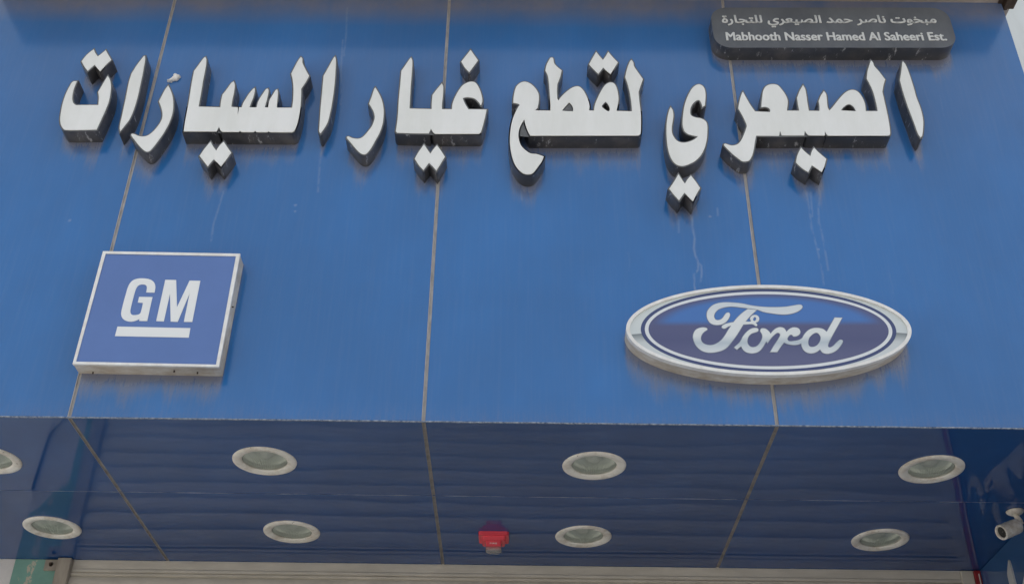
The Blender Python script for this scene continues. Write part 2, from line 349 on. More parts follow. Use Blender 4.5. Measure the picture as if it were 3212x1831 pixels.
DATA = json.loads('''{"L":{"ta":[[[-1513.3,1515.3,1],[-1515.2,1495.5,0],[-1516.0,1464.7,0],[-1512.0,1425.1,0],[-1505.9,1404.0,0],[-1496.7,1389.1,0],[-1485.3,1382.0,0],[-1477.3,1382.2,1],[-1396.4,1383.9,1],[-1403.3,1426.6,0],[-1412.6,1455.7,1],[-1406.8,1481.5,0],[-1398.8,1518.7,0],[-1392.0,1546.8,1],[-1380.0,1528.3,0],[-1369.0,1497.5,0],[-1361.7,1457.6,0],[-1357.9,1409.1,0],[-1361.2,1361.0,0],[-1367.7,1307.5,0],[-1375.6,1251.7,1],[-1500.2,1248.9,0],[-1513.7,1259.7,0],[-1524.1,1276.0,0],[-1533.3,1302.3,0],[-1539.1,1340.7,0],[-1543.5,1394.5,0],[-1542.5,1443.0,0],[-1536.6,1485.9,0],[-1528.9,1512.0,0]]],"ta_dots":[[[-1483.3,1699.9,1],[-1472.2,1678.8,0],[-1457.1,1657.8,1],[-1444.6,1674.7,0],[-1431.4,1695.5,1],[-1415.9,1669.9,0],[-1396.6,1639.5,1],[-1413.3,1609.4,0],[-1429.3,1572.6,1],[-1446.5,1593.1,0],[-1460.2,1610.0,1],[-1471.3,1591.5,0],[-1481.2,1573.7,1],[-1500.4,1598.7,0],[-1519.4,1628.9,1],[-1504.2,1668.7,0]]],"alef_a":[[[-1259.7,1664.4,1],[-1254.8,1643.3,0],[-1252.1,1605.2,0],[-1248.9,1545.6,0],[-1247.1,1496.0,0],[-1245.4,1440.9,0],[-1247.0,1368.5,0],[-1253.6,1312.0,0],[-1264.8,1279.5,0],[-1279.4,1243.1,1],[-1285.9,1270.4,0],[-1288.6,1332.2,0],[-1292.1,1416.0,0],[-1297.2,1513.9,0],[-1296.0,1560.6,1],[-1283.0,1611.2,0],[-1264.1,1663.0,1]]],"ra_a":[[[-1131.8,1496.4,1],[-1118.7,1473.2,0],[-1103.2,1436.8,0],[-1092.6,1394.6,0],[-1087.2,1346.8,0],[-1091.0,1293.6,0],[-1101.9,1243.8,0],[-1117.5,1197.4,0],[-1138.6,1147.5,0],[-1150.1,1139.4,0],[-1166.9,1148.3,0],[-1191.4,1173.5,0],[-1214.3,1201.9,0],[-1230.5,1224.1,0],[-1228.8,1231.1,0],[-1217.4,1228.9,0],[-1200.5,1220.5,0],[-1178.1,1217.9,0],[-1162.0,1225.6,0],[-1146.2,1246.1,0],[-1130.7,1281.3,0],[-1124.2,1310.8,0],[-1126.9,1340.3,0],[-1139.2,1376.0,0],[-1153.8,1407.0,1],[-1148.0,1436.2,0],[-1139.4,1476.0,0]]],"sayya":[[[-1004.9,1661.4,1],[-998.4,1646.8,0],[-994.0,1599.2,0],[-992.2,1518.0,0],[-989.3,1450.4,0],[-987.7,1380.3,1],[-898.3,1379.1,1],[-900.7,1415.2,0],[-900.0,1448.6,1],[-886.7,1479.3,0],[-873.7,1513.4,0],[-865.1,1522.8,1],[-857.9,1504.3,0],[-855.2,1464.5,0],[-855.6,1415.8,0],[-854.0,1380.9,1],[-827.0,1379.5,1],[-821.4,1334.9,3],[-821.7,1379.6,3],[-811.4,1379.1,1],[-808.3,1404.4,0],[-802.8,1422.6,0],[-792.8,1453.1,0],[-779.5,1480.8,0],[-774.1,1487.0,1],[-770.6,1471.7,0],[-772.3,1435.1,0],[-776.6,1407.8,0],[-780.2,1379.5,1],[-751.3,1379.9,1],[-747.5,1417.3,0],[-734.9,1456.9,0],[-725.4,1480.9,0],[-718.7,1484.7,1],[-714.4,1472.5,0],[-714.1,1435.9,0],[-718.0,1380.4,1],[-704.2,1380.6,1],[-703.7,1417.9,0],[-693.7,1451.4,0],[-685.6,1475.9,0],[-679.4,1480.3,1],[-675.0,1466.9,0],[-672.2,1430.4,0],[-668.8,1379.2,1],[-606.5,1380.1,1],[-607.5,1425.2,0],[-614.5,1492.3,0],[-622.8,1535.4,0],[-632.8,1569.6,1],[-625.7,1598.0,0],[-612.9,1645.7,0],[-603.9,1666.9,1],[-597.0,1658.7,0],[-593.1,1633.2,0],[-577.8,1598.6,0],[-557.3,1558.1,1],[-567.0,1523.8,0],[-581.7,1485.3,1],[-576.6,1437.8,0],[-573.0,1371.6,0],[-575.0,1300.4,0],[-583.0,1256.5,0],[-590.9,1248.8,0],[-597.5,1248.7,1],[-679.3,1247.6,3],[-685.8,1253.4,3],[-689.4,1247.5,3],[-733.3,1247.5,3],[-739.9,1254.4,3],[-744.6,1247.3,3],[-792.9,1247.3,3],[-799.9,1253.5,3],[-804.7,1247.1,3],[-870.0,1246.8,1],[-879.2,1255.4,0],[-887.2,1272.8,1],[-893.5,1248.2,1],[-1025.1,1247.6,1],[-1028.5,1306.0,0],[-1031.4,1401.3,0],[-1037.4,1517.4,0],[-1038.8,1579.7,1],[-1024.5,1617.8,0],[-1010.8,1654.9,0]]],"sayya_dots":[[[-909.1,1194.3,1],[-895.9,1171.6,0],[-879.2,1148.0,1],[-870.7,1172.0,0],[-856.9,1195.0,1],[-839.9,1169.6,0],[-818.8,1138.6,1],[-832.3,1104.7,0],[-848.2,1068.2,1],[-865.4,1087.4,0],[-881.8,1104.0,1],[-891.8,1085.4,0],[-899.6,1067.5,1],[-918.7,1092.3,0],[-940.5,1120.1,1],[-927.0,1157.0,0]]],"alef_b":[[[-460.6,1671.4,1],[-455.3,1654.2,0],[-450.7,1594.1,0],[-446.4,1494.6,0],[-447.3,1391.3,0],[-449.8,1349.4,0],[-454.1,1305.0,0],[-464.0,1272.7,0],[-476.3,1243.4,1],[-482.8,1254.9,0],[-485.0,1284.1,0],[-490.0,1372.7,0],[-494.0,1475.5,0],[-497.3,1558.9,1],[-482.6,1606.2,0],[-465.4,1663.7,0]]],"ra_b":[[[-277.5,1496.9,1],[-264.3,1472.5,0],[-248.1,1436.2,0],[-236.9,1394.1,0],[-232.0,1352.4,0],[-232.4,1299.2,0],[-240.7,1252.4,0],[-254.8,1208.9,0],[-269.0,1168.8,0],[-284.1,1141.9,0],[-294.5,1137.3,0],[-310.4,1145.5,0],[-332.1,1170.7,0],[-354.5,1201.9,0],[-369.5,1222.9,0],[-364.8,1229.3,0],[-347.5,1220.9,0],[-323.2,1217.8,0],[-306.5,1227.2,0],[-289.1,1254.7,0],[-274.2,1286.9,0],[-267.7,1316.4,0],[-267.1,1337.1,0],[-276.4,1369.6,0],[-295.8,1406.5,1],[-288.9,1441.7,0],[-281.3,1487.6,0]]],"ghayya":[[[-140.6,1669.4,1],[-134.5,1652.3,0],[-132.2,1592.1,0],[-131.9,1498.9,0],[-129.1,1381.8,1],[-39.2,1380.0,1],[-40.5,1414.8,0],[-40.0,1457.3,1],[-24.4,1488.0,0],[-4.5,1524.0,1],[1.7,1506.8,0],[3.1,1457.9,0],[1.5,1415.4,0],[2.2,1380.0,1],[43.1,1380.0,1],[44.1,1410.0,0],[51.7,1443.3,0],[65.8,1483.1,0],[82.7,1514.1,0],[102.5,1529.8,0],[118.2,1534.4,0],[134.2,1528.4,0],[148.6,1502.7,0],[159.9,1466.1,0],[165.4,1429.7,0],[160.3,1403.1,1],[148.6,1423.5,0],[132.4,1441.4,0],[112.0,1447.2,0],[96.4,1447.0,0],[84.5,1441.9,1],[95.4,1410.7,0],[109.8,1380.9,1],[184.1,1380.7,1],[177.7,1334.2,0],[164.3,1260.8,0],[157.1,1250.3,1],[-19.2,1247.3,1],[-28.5,1258.2,0],[-36.4,1275.6,1],[-44.2,1249.3,1],[-169.7,1251.7,0],[-176.3,1259.1,1],[-174.0,1335.4,0],[-176.1,1431.1,0],[-175.9,1529.1,0],[-176.4,1591.5,1],[-159.7,1629.7,0],[-144.4,1664.9,0]]],"ghayn_dot":[[[107.7,1718.5,1],[122.4,1691.0,0],[140.9,1657.3,1],[124.5,1624.0,0],[106.4,1589.1,1],[88.2,1614.1,0],[70.9,1648.7,1],[88.2,1680.9,0]]],"ghayya_dots":[[[-59.9,1191.5,1],[-46.9,1168.9,0],[-32.2,1143.6,1],[-21.6,1166.4,0],[-8.4,1187.7,1],[6.7,1164.0,0],[25.6,1129.2,1],[12.0,1096.5,0],[-4.2,1059.1,1],[-19.4,1079.4,0],[-35.3,1097.6,1],[-45.1,1079.0,0],[-54.8,1060.6,1],[-73.3,1084.2,0],[-92.4,1117.5,1],[-79.3,1151.5,0]]],"lqta":[[[784.5,1669.4,1],[792.0,1652.3,0],[793.4,1633.3,0],[806.5,1601.9,0],[827.1,1558.4,1],[816.3,1524.2,0],[805.5,1487.2,1],[806.2,1438.6,0],[808.3,1390.5,0],[808.5,1348.9,0],[806.1,1301.8,0],[802.3,1261.0,0],[794.0,1250.4,0],[787.4,1249.8,1],[361.3,1243.4,1],[350.2,1272.2,0],[341.2,1307.2,0],[337.5,1330.7,1],[328.0,1309.9,0],[319.4,1286.4,0],[314.4,1254.3,0],[316.9,1219.8,0],[326.8,1188.4,0],[344.3,1165.9,0],[363.8,1150.9,0],[387.6,1147.8,0],[415.2,1135.8,1],[406.9,1110.5,0],[391.9,1082.4,0],[372.7,1051.7,0],[357.8,1044.3,0],[336.4,1048.5,0],[317.0,1067.5,0],[299.6,1100.6,0],[288.2,1145.4,0],[281.0,1202.1,0],[281.5,1259.7,0],[286.2,1306.4,0],[296.6,1353.8,0],[311.7,1395.7,0],[317.4,1408.4,0],[307.1,1416.1,0],[291.4,1419.5,1],[293.2,1455.8,0],[301.7,1504.9,0],[317.2,1528.5,0],[337.5,1537.5,0],[360.2,1527.3,0],[380.6,1502.9,0],[394.1,1472.4,0],[396.3,1439.0,0],[391.0,1393.8,1],[379.9,1378.7,1],[442.9,1378.4,1],[443.1,1415.5,0],[440.4,1476.1,0],[437.1,1537.6,0],[432.7,1574.9,0],[422.8,1602.9,1],[428.4,1634.6,0],[440.0,1666.6,0],[447.0,1677.5,0],[455.3,1675.1,0],[460.5,1644.5,0],[474.1,1622.6,0],[491.2,1603.9,1],[484.9,1569.3,0],[472.3,1525.7,1],[470.5,1482.6,0],[471.5,1443.1,1],[476.8,1435.3,1],[485.9,1452.4,0],[504.1,1477.0,0],[531.6,1504.9,0],[554.3,1514.5,0],[569.9,1505.5,0],[585.0,1478.1,0],[597.5,1435.7,0],[602.1,1405.7,0],[599.7,1381.7,1],[619.7,1380.8,1],[623.5,1409.0,0],[633.4,1442.3,0],[652.8,1491.3,0],[671.9,1525.3,0],[692.6,1538.0,0],[708.2,1530.2,0],[718.3,1498.3,0],[721.8,1449.5,0],[717.2,1413.3,0],[710.7,1380.8,1],[773.6,1379.3,1],[773.2,1420.0,0],[769.2,1480.6,0],[762.4,1529.7,0],[754.1,1569.9,1],[763.9,1617.1,0],[777.1,1658.4,0]],[[519.1,1423.8,1],[527.8,1413.7,0],[535.1,1392.8,0],[533.9,1376.0,1],[511.7,1376.3,0],[489.5,1379.0,1],[503.2,1401.3,0]],[[668.8,1430.7,1],[678.1,1415.7,0],[684.1,1394.8,0],[679.5,1378.6,0],[666.4,1385.6,0],[652.3,1403.4,0],[658.6,1418.5,0]]],"qaf_dots":[[[637.9,1714.2,1],[649.7,1691.8,0],[665.0,1666.4,1],[677.2,1689.0,0],[688.7,1714.9,1],[704.8,1686.2,0],[726.5,1653.3,1],[711.6,1622.7,0],[694.3,1586.0,1],[679.0,1603.3,0],[664.6,1623.3,1],[654.0,1604.9,0],[643.0,1587.1,1],[622.3,1615.1,0],[606.1,1640.2,1],[619.3,1672.2,0]]],"ya":[[[932.0,1404.5,1],[938.7,1388.4,0],[940.1,1359.5,0],[935.9,1330.7,0],[930.0,1298.9,0],[928.5,1267.5,0],[934.8,1242.6,0],[947.7,1222.8,0],[965.9,1215.0,0],[989.6,1218.5,0],[1014.1,1231.2,0],[1031.9,1248.9,1],[1006.4,1254.8,0],[988.2,1263.9,0],[977.6,1280.7,0],[974.1,1312.2,0],[977.7,1350.4,0],[986.2,1402.0,0],[999.0,1447.7,0],[1016.7,1490.6,0],[1035.9,1520.7,0],[1056.3,1532.3,0],[1070.3,1524.5,0],[1077.8,1508.0,0],[1079.5,1475.0,0],[1072.3,1416.1,1],[1060.9,1406.2,1],[1057.9,1428.9,0],[1048.6,1445.1,0],[1029.2,1431.8,0],[1015.5,1408.8,0],[1009.7,1382.9,0],[1011.9,1360.5,0],[1027.8,1349.8,0],[1051.2,1343.7,0],[1066.9,1331.2,0],[1072.6,1313.5,0],[1069.9,1269.4,0],[1063.0,1225.7,0],[1050.1,1182.3,0],[1030.9,1145.4,0],[1005.5,1117.8,0],[976.4,1100.5,0],[955.2,1094.8,0],[932.7,1104.7,0],[916.1,1134.7,0],[907.4,1180.4,0],[905.6,1242.2,0],[908.6,1298.6,0],[915.6,1349.5,0],[925.2,1388.2,0]]],"ya_dots":[[[939.9,1052.8,1],[949.4,1030.4,0],[961.4,1005.8,1],[973.5,1027.8,0],[987.8,1046.9,1],[1002.7,1019.3,0],[1018.4,985.5,1],[1002.3,955.0,0],[986.1,920.1,1],[971.7,940.1,0],[956.4,961.3,1],[944.6,942.6,0],[933.4,924.0,1],[915.7,950.9,0],[899.3,979.8,1],[919.9,1015.2,0]]],"saiari":[[[1234.3,1493.6,1],[1244.1,1460.8,0],[1257.0,1421.9,0],[1272.4,1385.2,1],[1332.0,1382.1,1],[1335.2,1393.8,0],[1329.8,1405.3,0],[1316.0,1411.0,0],[1300.4,1408.8,1],[1309.1,1458.4,0],[1319.9,1504.7,0],[1336.1,1528.2,0],[1359.1,1537.1,0],[1380.4,1532.1,0],[1394.8,1509.0,0],[1407.8,1476.2,0],[1412.1,1443.5,0],[1402.6,1392.8,1],[1401.2,1390.8,1],[1452.3,1391.5,1],[1451.8,1423.3,0],[1452.3,1462.5,1],[1468.5,1502.4,0],[1486.1,1534.6,1],[1492.2,1511.9,0],[1492.5,1472.2,0],[1491.3,1435.8,0],[1491.3,1391.5,1],[1534.3,1391.4,1],[1538.0,1418.4,0],[1538.1,1445.5,1],[1549.9,1473.0,0],[1567.3,1501.9,1],[1574.0,1485.5,0],[1573.4,1455.1,0],[1570.6,1412.9,0],[1574.6,1393.8,1],[1590.6,1413.1,0],[1623.9,1458.8,0],[1656.2,1495.8,0],[1685.4,1510.3,0],[1706.2,1499.5,0],[1719.4,1469.2,0],[1724.9,1433.0,0],[1722.1,1392.8,1],[1770.5,1393.5,1],[1771.7,1433.6,0],[1769.2,1500.4,0],[1762.6,1543.3,0],[1754.9,1574.2,1],[1765.5,1618.2,0],[1789.1,1679.9,1],[1795.4,1667.9,0],[1797.5,1647.0,0],[1811.1,1618.8,0],[1830.3,1570.3,1],[1818.1,1537.9,0],[1807.4,1500.9,1],[1807.2,1446.2,0],[1807.1,1392.2,0],[1805.9,1333.0,0],[1802.3,1286.2,0],[1797.8,1267.5,0],[1787.4,1262.8,1],[1550.0,1259.5,1],[1544.2,1271.0,0],[1541.6,1283.8,1],[1537.5,1260.5,1],[1474.1,1259.7,1],[1466.2,1270.0,0],[1461.5,1284.4,1],[1455.3,1259.4,1],[1365.6,1258.2,3],[1362.0,1283.1,3],[1355.6,1258.1,3],[1353.2,1255.7,1],[1263.6,1255.7,1],[1260.4,1243.9,0],[1252.9,1212.8,1],[1246.8,1185.0,0],[1236.3,1151.2,0],[1224.8,1129.8,0],[1217.2,1123.7,0],[1196.1,1122.2,0],[1179.1,1138.3,0],[1158.1,1162.3,0],[1141.7,1186.6,0],[1130.4,1206.8,0],[1136.9,1211.2,0],[1143.7,1208.2,0],[1161.9,1202.3,0],[1183.6,1208.7,0],[1199.5,1227.5,0],[1214.4,1258.8,0],[1228.6,1296.7,0],[1231.3,1309.3,0],[1226.7,1334.6,0],[1216.1,1372.9,0],[1206.0,1401.7,1],[1215.9,1444.1,0],[1229.8,1486.9,0]],[[1659.9,1430.3,0],[1675.7,1417.3,0],[1682.9,1391.7,1],[1621.4,1395.6,1],[1637.8,1416.8,0]]],"saiari_dots":[[[1434.8,1194.9,1],[1446.6,1175.2,0],[1465.9,1151.2,1],[1474.7,1175.6,0],[1486.0,1195.6,1],[1503.9,1167.5,0],[1526.6,1138.5,1],[1514.4,1103.1,0],[1500.2,1071.4,1],[1482.5,1088.8,0],[1465.4,1105.3,1],[1456.8,1088.5,0],[1447.2,1070.6,1],[1425.0,1090.8,0],[1404.9,1118.4,1],[1416.3,1157.8,0]]],"alef_c":[[[1922.7,1676.0,1],[1929.6,1658.3,0],[1935.4,1614.2,0],[1938.9,1558.1,0],[1940.7,1518.0,0],[1941.3,1472.2,0],[1947.0,1418.0,0],[1947.0,1358.5,0],[1940.6,1317.2,0],[1926.5,1264.7,0],[1918.1,1254.7,1],[1912.0,1276.0,0],[1906.2,1340.2,0],[1898.0,1417.3,0],[1893.0,1489.8,0],[1890.8,1566.8,1],[1906.0,1620.1,0],[1919.5,1670.9,0]]]},"F":{"F1":[[[1068.9,414.9,0],[1077.9,416.5,0],[1080.4,406.2,0],[1068.2,382.7,0],[1049.4,368.0,0],[1027.3,364.1,0],[1008.3,371.6,0],[998.9,389.5,0],[998.6,412.9,0],[1006.7,431.3,0],[1025.9,449.9,0],[1053.1,459.2,0],[1084.1,460.7,0],[1127.9,456.5,0],[1166.6,447.6,0],[1210.1,442.9,0],[1254.0,442.4,0],[1289.6,445.5,0],[1316.7,451.1,0],[1339.1,454.1,0],[1345.2,446.8,0],[1339.0,435.7,0],[1322.0,423.4,0],[1294.6,414.2,0],[1268.0,411.8,0],[1233.5,416.0,0],[1203.4,421.9,0],[1182.4,431.0,0],[1165.2,434.4,0],[1126.2,439.7,0],[1091.4,443.4,0],[1064.6,439.9,0],[1041.8,430.7,0],[1028.3,415.9,0],[1023.0,400.2,0],[1027.1,387.3,0],[1037.8,384.3,0],[1051.5,391.8,0],[1061.6,405.9,0]]],"F2":[[[1147.6,433.7,1],[1178.8,429.9,1],[1153.4,404.5,0],[1128.4,373.2,0],[1102.6,331.8,0],[1077.5,296.0,0],[1053.4,268.0,0],[1026.4,254.2,0],[991.7,249.7,0],[966.7,258.4,0],[949.0,279.2,0],[941.7,309.4,0],[945.4,329.7,0],[956.2,345.2,0],[974.1,352.6,0],[989.3,351.8,0],[994.4,345.7,0],[983.7,336.4,0],[974.1,325.0,0],[968.6,309.7,0],[970.4,294.6,0],[981.6,283.6,0],[1002.8,279.9,0],[1025.1,288.8,0],[1046.3,308.2,0],[1074.1,351.9,0],[1099.3,388.3,0],[1123.7,414.5,0]]],"F3":[[[1047.3,353.6,0],[1051.1,362.9,0],[1071.6,372.4,0],[1111.6,379.6,0],[1137.7,379.5,0],[1153.2,381.2,0],[1151.2,391.5,0],[1156.6,402.0,0],[1169.1,408.4,0],[1179.7,404.9,0],[1183.7,393.5,0],[1179.4,381.6,0],[1169.9,374.7,0],[1174.0,367.6,0],[1169.8,361.4,0],[1158.5,369.4,0],[1132.2,368.1,0],[1092.8,365.5,0],[1070.3,358.5,0],[1056.5,349.6,0]],[[1168.7,400.1,0],[1173.3,394.4,0],[1169.7,385.1,0],[1164.3,382.9,0],[1161.5,390.1,0]]],"o":[[[1173.2,351.7,0],[1152.2,350.4,0],[1132.3,334.8,0],[1118.4,316.8,0],[1105.4,293.9,0],[1083.0,271.9,1],[1091.6,263.0,1],[1108.1,277.3,1],[1113.2,263.8,0],[1124.9,252.5,0],[1143.8,248.8,0],[1163.7,254.0,0],[1180.4,269.7,0],[1199.6,300.1,0],[1219.1,327.3,1],[1210.4,342.4,0],[1200.0,351.0,0],[1187.0,350.8,0],[1182.4,340.5,0],[1187.1,327.9,0],[1186.3,312.6,0],[1176.3,292.3,0],[1161.8,277.0,0],[1144.3,273.8,0],[1133.3,284.2,0],[1131.8,299.2,0],[1137.9,317.0,0],[1150.1,329.9,0],[1173.7,340.4,0]]],"r":[[[1196.9,302.6,1],[1215.6,327.2,0],[1234.5,348.9,0],[1252.9,357.3,0],[1267.7,353.4,0],[1274.5,338.2,1],[1289.2,352.2,0],[1305.1,357.5,0],[1319.7,352.6,0],[1323.4,337.3,0],[1314.0,324.5,0],[1298.3,320.2,0],[1291.8,327.2,0],[1282.8,324.0,0],[1274.0,308.7,0],[1279.4,299.7,0],[1298.1,300.9,0],[1318.2,306.8,0],[1337.5,322.2,1],[1337.4,304.5,0],[1323.9,293.2,0],[1300.4,284.9,0],[1274.9,287.5,0],[1260.6,294.4,1],[1248.0,278.1,0],[1232.4,254.9,1],[1207.9,254.6,1],[1222.1,277.8,0],[1245.6,313.4,0],[1251.3,328.7,0],[1242.5,334.7,0],[1222.4,318.2,0],[1202.1,291.6,1]]],"d":[[[1454.7,400.8,1],[1480.9,400.1,1],[1457.9,362.1,0],[1429.6,315.8,0],[1414.9,287.9,0],[1415.5,276.8,0],[1428.8,279.5,0],[1446.2,295.9,0],[1460.8,307.7,0],[1468.9,303.7,0],[1459.8,286.0,0],[1439.3,263.2,0],[1411.8,250.8,0],[1393.0,254.1,0],[1384.2,267.9,1],[1369.9,257.2,0],[1349.7,251.0,0],[1331.4,258.2,0],[1322.2,276.6,0],[1323.7,301.8,0],[1336.0,327.3,0],[1356.0,348.0,0],[1378.8,355.9,0],[1404.4,352.7,0],[1417.9,340.1,1]],[[1388.5,331.6,0],[1393.2,315.4,0],[1383.2,292.5,0],[1366.3,278.7,0],[1349.2,279.5,0],[1346.0,294.5,0],[1352.5,314.8,0],[1366.7,330.2,0],[1379.7,336.5,0]]]},"G":{"G":[[[-998.5,474.9,1],[-1029.2,475.4,1],[-1030.7,497.4,0],[-1037.2,507.5,0],[-1049.2,510.1,0],[-1061.9,506.2,0],[-1068.8,492.3,0],[-1071.2,455.6,0],[-1071.7,405.8,0],[-1069.7,390.1,0],[-1061.8,379.0,0],[-1046.6,378.3,0],[-1034.5,383.8,0],[-1032.1,397.3,0],[-1032.0,430.2,1],[-1051.3,431.8,1],[-1051.0,455.9,1],[-1002.6,455.6,1],[-1002.2,353.1,1],[-1031.3,353.6,1],[-1031.5,362.5,1],[-1042.0,354.8,0],[-1059.9,350.1,0],[-1079.5,354.3,0],[-1093.8,365.2,0],[-1101.5,382.9,0],[-1102.9,414.4,0],[-1101.6,464.3,0],[-1099.3,501.1,0],[-1090.5,524.4,0],[-1073.3,534.9,0],[-1050.5,536.6,0],[-1026.5,532.2,0],[-1009.8,520.8,0],[-1001.0,502.4,0]]],"M":[[[-969.8,531.6,1],[-930.1,531.2,1],[-906.3,413.4,1],[-880.4,529.1,1],[-841.1,528.7,1],[-841.0,351.7,1],[-871.1,351.7,1],[-870.8,472.0,1],[-892.9,351.4,1],[-918.2,352.0,1],[-941.7,471.1,1],[-942.7,352.6,1],[-970.3,353.5,1]]],"bar":[[[-1103.7,328.7,1],[-843.4,325.6,1],[-842.4,286.2,1],[-1104.6,289.3,1]]],"outer":[[[-1224.1,655.9,1],[-712.6,651.2,1],[-716.8,167.6,1],[-1228.5,172.6,1]]],"inner":[[[-1211.9,644.6,1],[-726.6,640.0,1],[-728.5,177.1,1],[-1218.6,182.5,1]]]},"drips":[[[990.0,898.9,0],[988.4,859.0,0],[989.8,819.5,0],[992.5,798.2,0],[985.9,748.7,0],[988.9,713.8,0],[997.2,693.1,0],[995.4,651.8,0],[978.2,627.7,0],[976.7,590.4,0],[975.6,556.9,0]],[[998.1,686.2,0],[1007.8,665.6,0],[1006.7,634.8,0],[1001.0,597.5,0]],[[1449.0,1023.4,0],[1449.1,934.3,0],[1446.3,847.1,0],[1447.7,825.7,0],[1453.0,769.0,0],[1459.6,671.7,0],[1458.2,620.5,0],[1456.3,586.7,0]],[[1503.0,1031.6,0],[1484.5,938.5,0],[1477.5,876.4,0],[1482.7,840.4,0],[1483.3,741.3,0],[1482.5,654.9,0]],[[1092.0,940.5,0],[1090.6,907.5,0]],[[936.8,883.6,0],[934.1,822.3,0]],[[-842.7,998.2,0],[-848.6,914.5,0],[-856.6,836.4,0],[-852.3,759.9,0]],[[-452.6,1842.3,0],[-443.0,1650.7,0],[-426.7,1462.8,0]],[[-451.9,2042.6,0],[-440.9,1867.0,0],[-438.3,1745.6,0]],[[-480.2,1226.3,0],[-477.2,1121.5,0],[-470.5,999.2,0]],[[-662.0,1228.1,0],[-658.8,1177.4,0]],[[327.9,1018.0,0],[329.8,970.0,0]],[[1465.6,1025.3,0],[1456.2,906.3,0]]],"specks":[[-552.8,934.3],[-549.3,904.8],[-1415.1,848.2],[1058.6,901.0],[1456.6,749.4]],"W":{"direct":[[1037.9,-73.9,1],[1033.1,-97.9,0],[1029.7,-138.7,0],[1029.6,-180.6,1],[1079.9,-162.8,1],[1079.4,-134.0,0],[1076.1,-117.5,1],[1056.3,-93.7,0]],"r1":[[1161.3,268.9,1],[1127.2,247.7,1],[1147.8,210.8,0],[1160.1,187.1,0],[1172.5,175.6,1],[1190.5,195.1,0],[1196.5,217.0,0],[1181.5,249.4,0]],"r2":[[1085.5,217.5,1],[1041.9,196.2,1],[1042.1,156.2,0],[1046.0,120.4,0],[1045.5,101.7,1],[1077.9,115.0,0],[1081.1,153.9,0],[1084.6,188.5,0]],"r3":[[1197.8,365.3,0],[1168.5,347.0,0],[1143.7,301.3,0],[1129.8,270.7,0],[1166.1,286.7,0],[1200.9,316.9,0],[1246.2,332.1,0],[1285.7,324.4,0],[1265.5,345.6,0],[1226.6,363.3,0]],"r4":[[664.0,271.6,1],[750.5,276.7,0],[864.0,283.8,0],[977.5,298.6,0],[1053.2,299.5,0],[1102.5,282.9,0],[1034.7,247.8,0],[961.5,205.8,0],[918.8,177.5,0],[877.1,168.3,0],[870.4,197.7,0],[868.3,229.4,0],[840.8,244.7,0],[800.1,198.1,0],[737.1,155.7,0]]}}''')
def contour(c, drop=False): return smooth_pts(c, 5, drop)

# ------------------------------------------------------------------ ground
bm = BM(); box(bm, -60, 60, -6.0, 12, -.4, 0); tag(obj('pavement', bm, M['pave']), kind='structure')
bm = BM(); box(bm, -400, 400, -400, -6.0, -.6, -.14); box(bm, -400, 400, 12, 400, -.6, -.14); tag(obj('road', bm, M['road']), kind='structure')

# ------------------------------------------------------------------ the blue clad canopy
P = 1.373; TOP = 2.114; XL, XR = -2.446, 2.456
SEAMS = [-1.2225, 0.0, 1.2165]
GAP = .006
canopy = thing('shop_canopy', 'deep blue glossy panel clad canopy over the shop front, dirt stained under its letters', 'canopy', (0, 0, H))
edges = [XL] + SEAMS + [XR]

# stains on the fascia: dust that has run down below every letter and sign
gx = np.arange(XL, XR, .004); gz = np.arange(0, TOP + .006, .006)
mask = np.zeros((len(gz), len(gx)), bool)
def raster(c):
    xs = np.array([q[0] for q in c]); zs = np.array([q[1] for q in c])
    i0, i1 = np.searchsorted(gx, [xs.min(), xs.max()]); j0, j1 = np.searchsorted(gz, [zs.min(), zs.max()])
    X, Z = np.meshgrid(gx[i0:i1], gz[j0:j1]); ins = np.zeros(X.shape, bool)
    for k in range(len(xs)):
        x1, z1, x2, z2 = xs[k-1], zs[k-1], xs[k], zs[k]
        if z1 == z2: continue
        ins ^= ((z1 > Z) != (z2 > Z)) & (X < (x2-x1)*(Z-z1)/(z2-z1)+x1)
    mask[j0:j1, i0:i1] |= ins
for k, v in DATA['L'].items(): raster(contour(v[0], True))
gm = DATA['G']['outer'][0]; raster([(q[0]/1000, q[1]/1000) for q in gm])
OC = (1.2125, .3485); OA, OB, OR = .5070, .1881, .01755
raster([(OC[0]+a*math.cos(OR)-b*math.sin(OR), OC[1]+a*math.sin(OR)+b*math.cos(OR)) for a, b in ell(OA, OB)])
raster([(1.6545+a, 1.871+b) for a, b in rrect(1.03, .243, .07)])
rng = np.random.default_rng(4)
def smooth1(n, k):
    a = rng.random(n + 2*k); return np.convolve(a, np.ones(k)/k, 'same')[k:-k]
lenx = (.035 + .20*np.clip(smooth1(len(gx), 9)-.30, 0, 1) + .16*np.clip(smooth1(len(gx), 60)-.42, 0, 1))
dirt = np.zeros(mask.shape); refl_dust = np.zeros(mask.shape); refl_dustx = smooth1(len(gx), 80); since = np.full(len(gx), 9.0)
for j in range(len(gz)-1, -1, -1):
    since = np.where(mask[j], 0, since + .006)
    dirt[j] = np.clip(1.15 - since/(lenx*1.25), 0, 1)*np.where(since < .5, 1, 0)
for j in range(len(gz)):
    dirt[j] = np.maximum(dirt[j], .26*np.clip(1 - gz[j]/(.03+.12*smooth1(len(gx), 25)), 0, 1))
    refl_dust[j] = np.clip((gz[j]-1.93+.05*(refl_dustx-.5))/.13, 0, 1) + .13*np.clip((gz[j]-1.0)/.6, 0, 1)*(.6+.8*refl_dustx)  # painted overhang reflection along the top edge, light dust further down
for _ in range(2):
    dirt[:, 1:-1] = (dirt[:, :-2] + 2*dirt[:, 1:-1] + dirt[:, 2:])/4
drip = np.zeros(mask.shape)
GX, GZ = np.meshgrid(gx, gz)
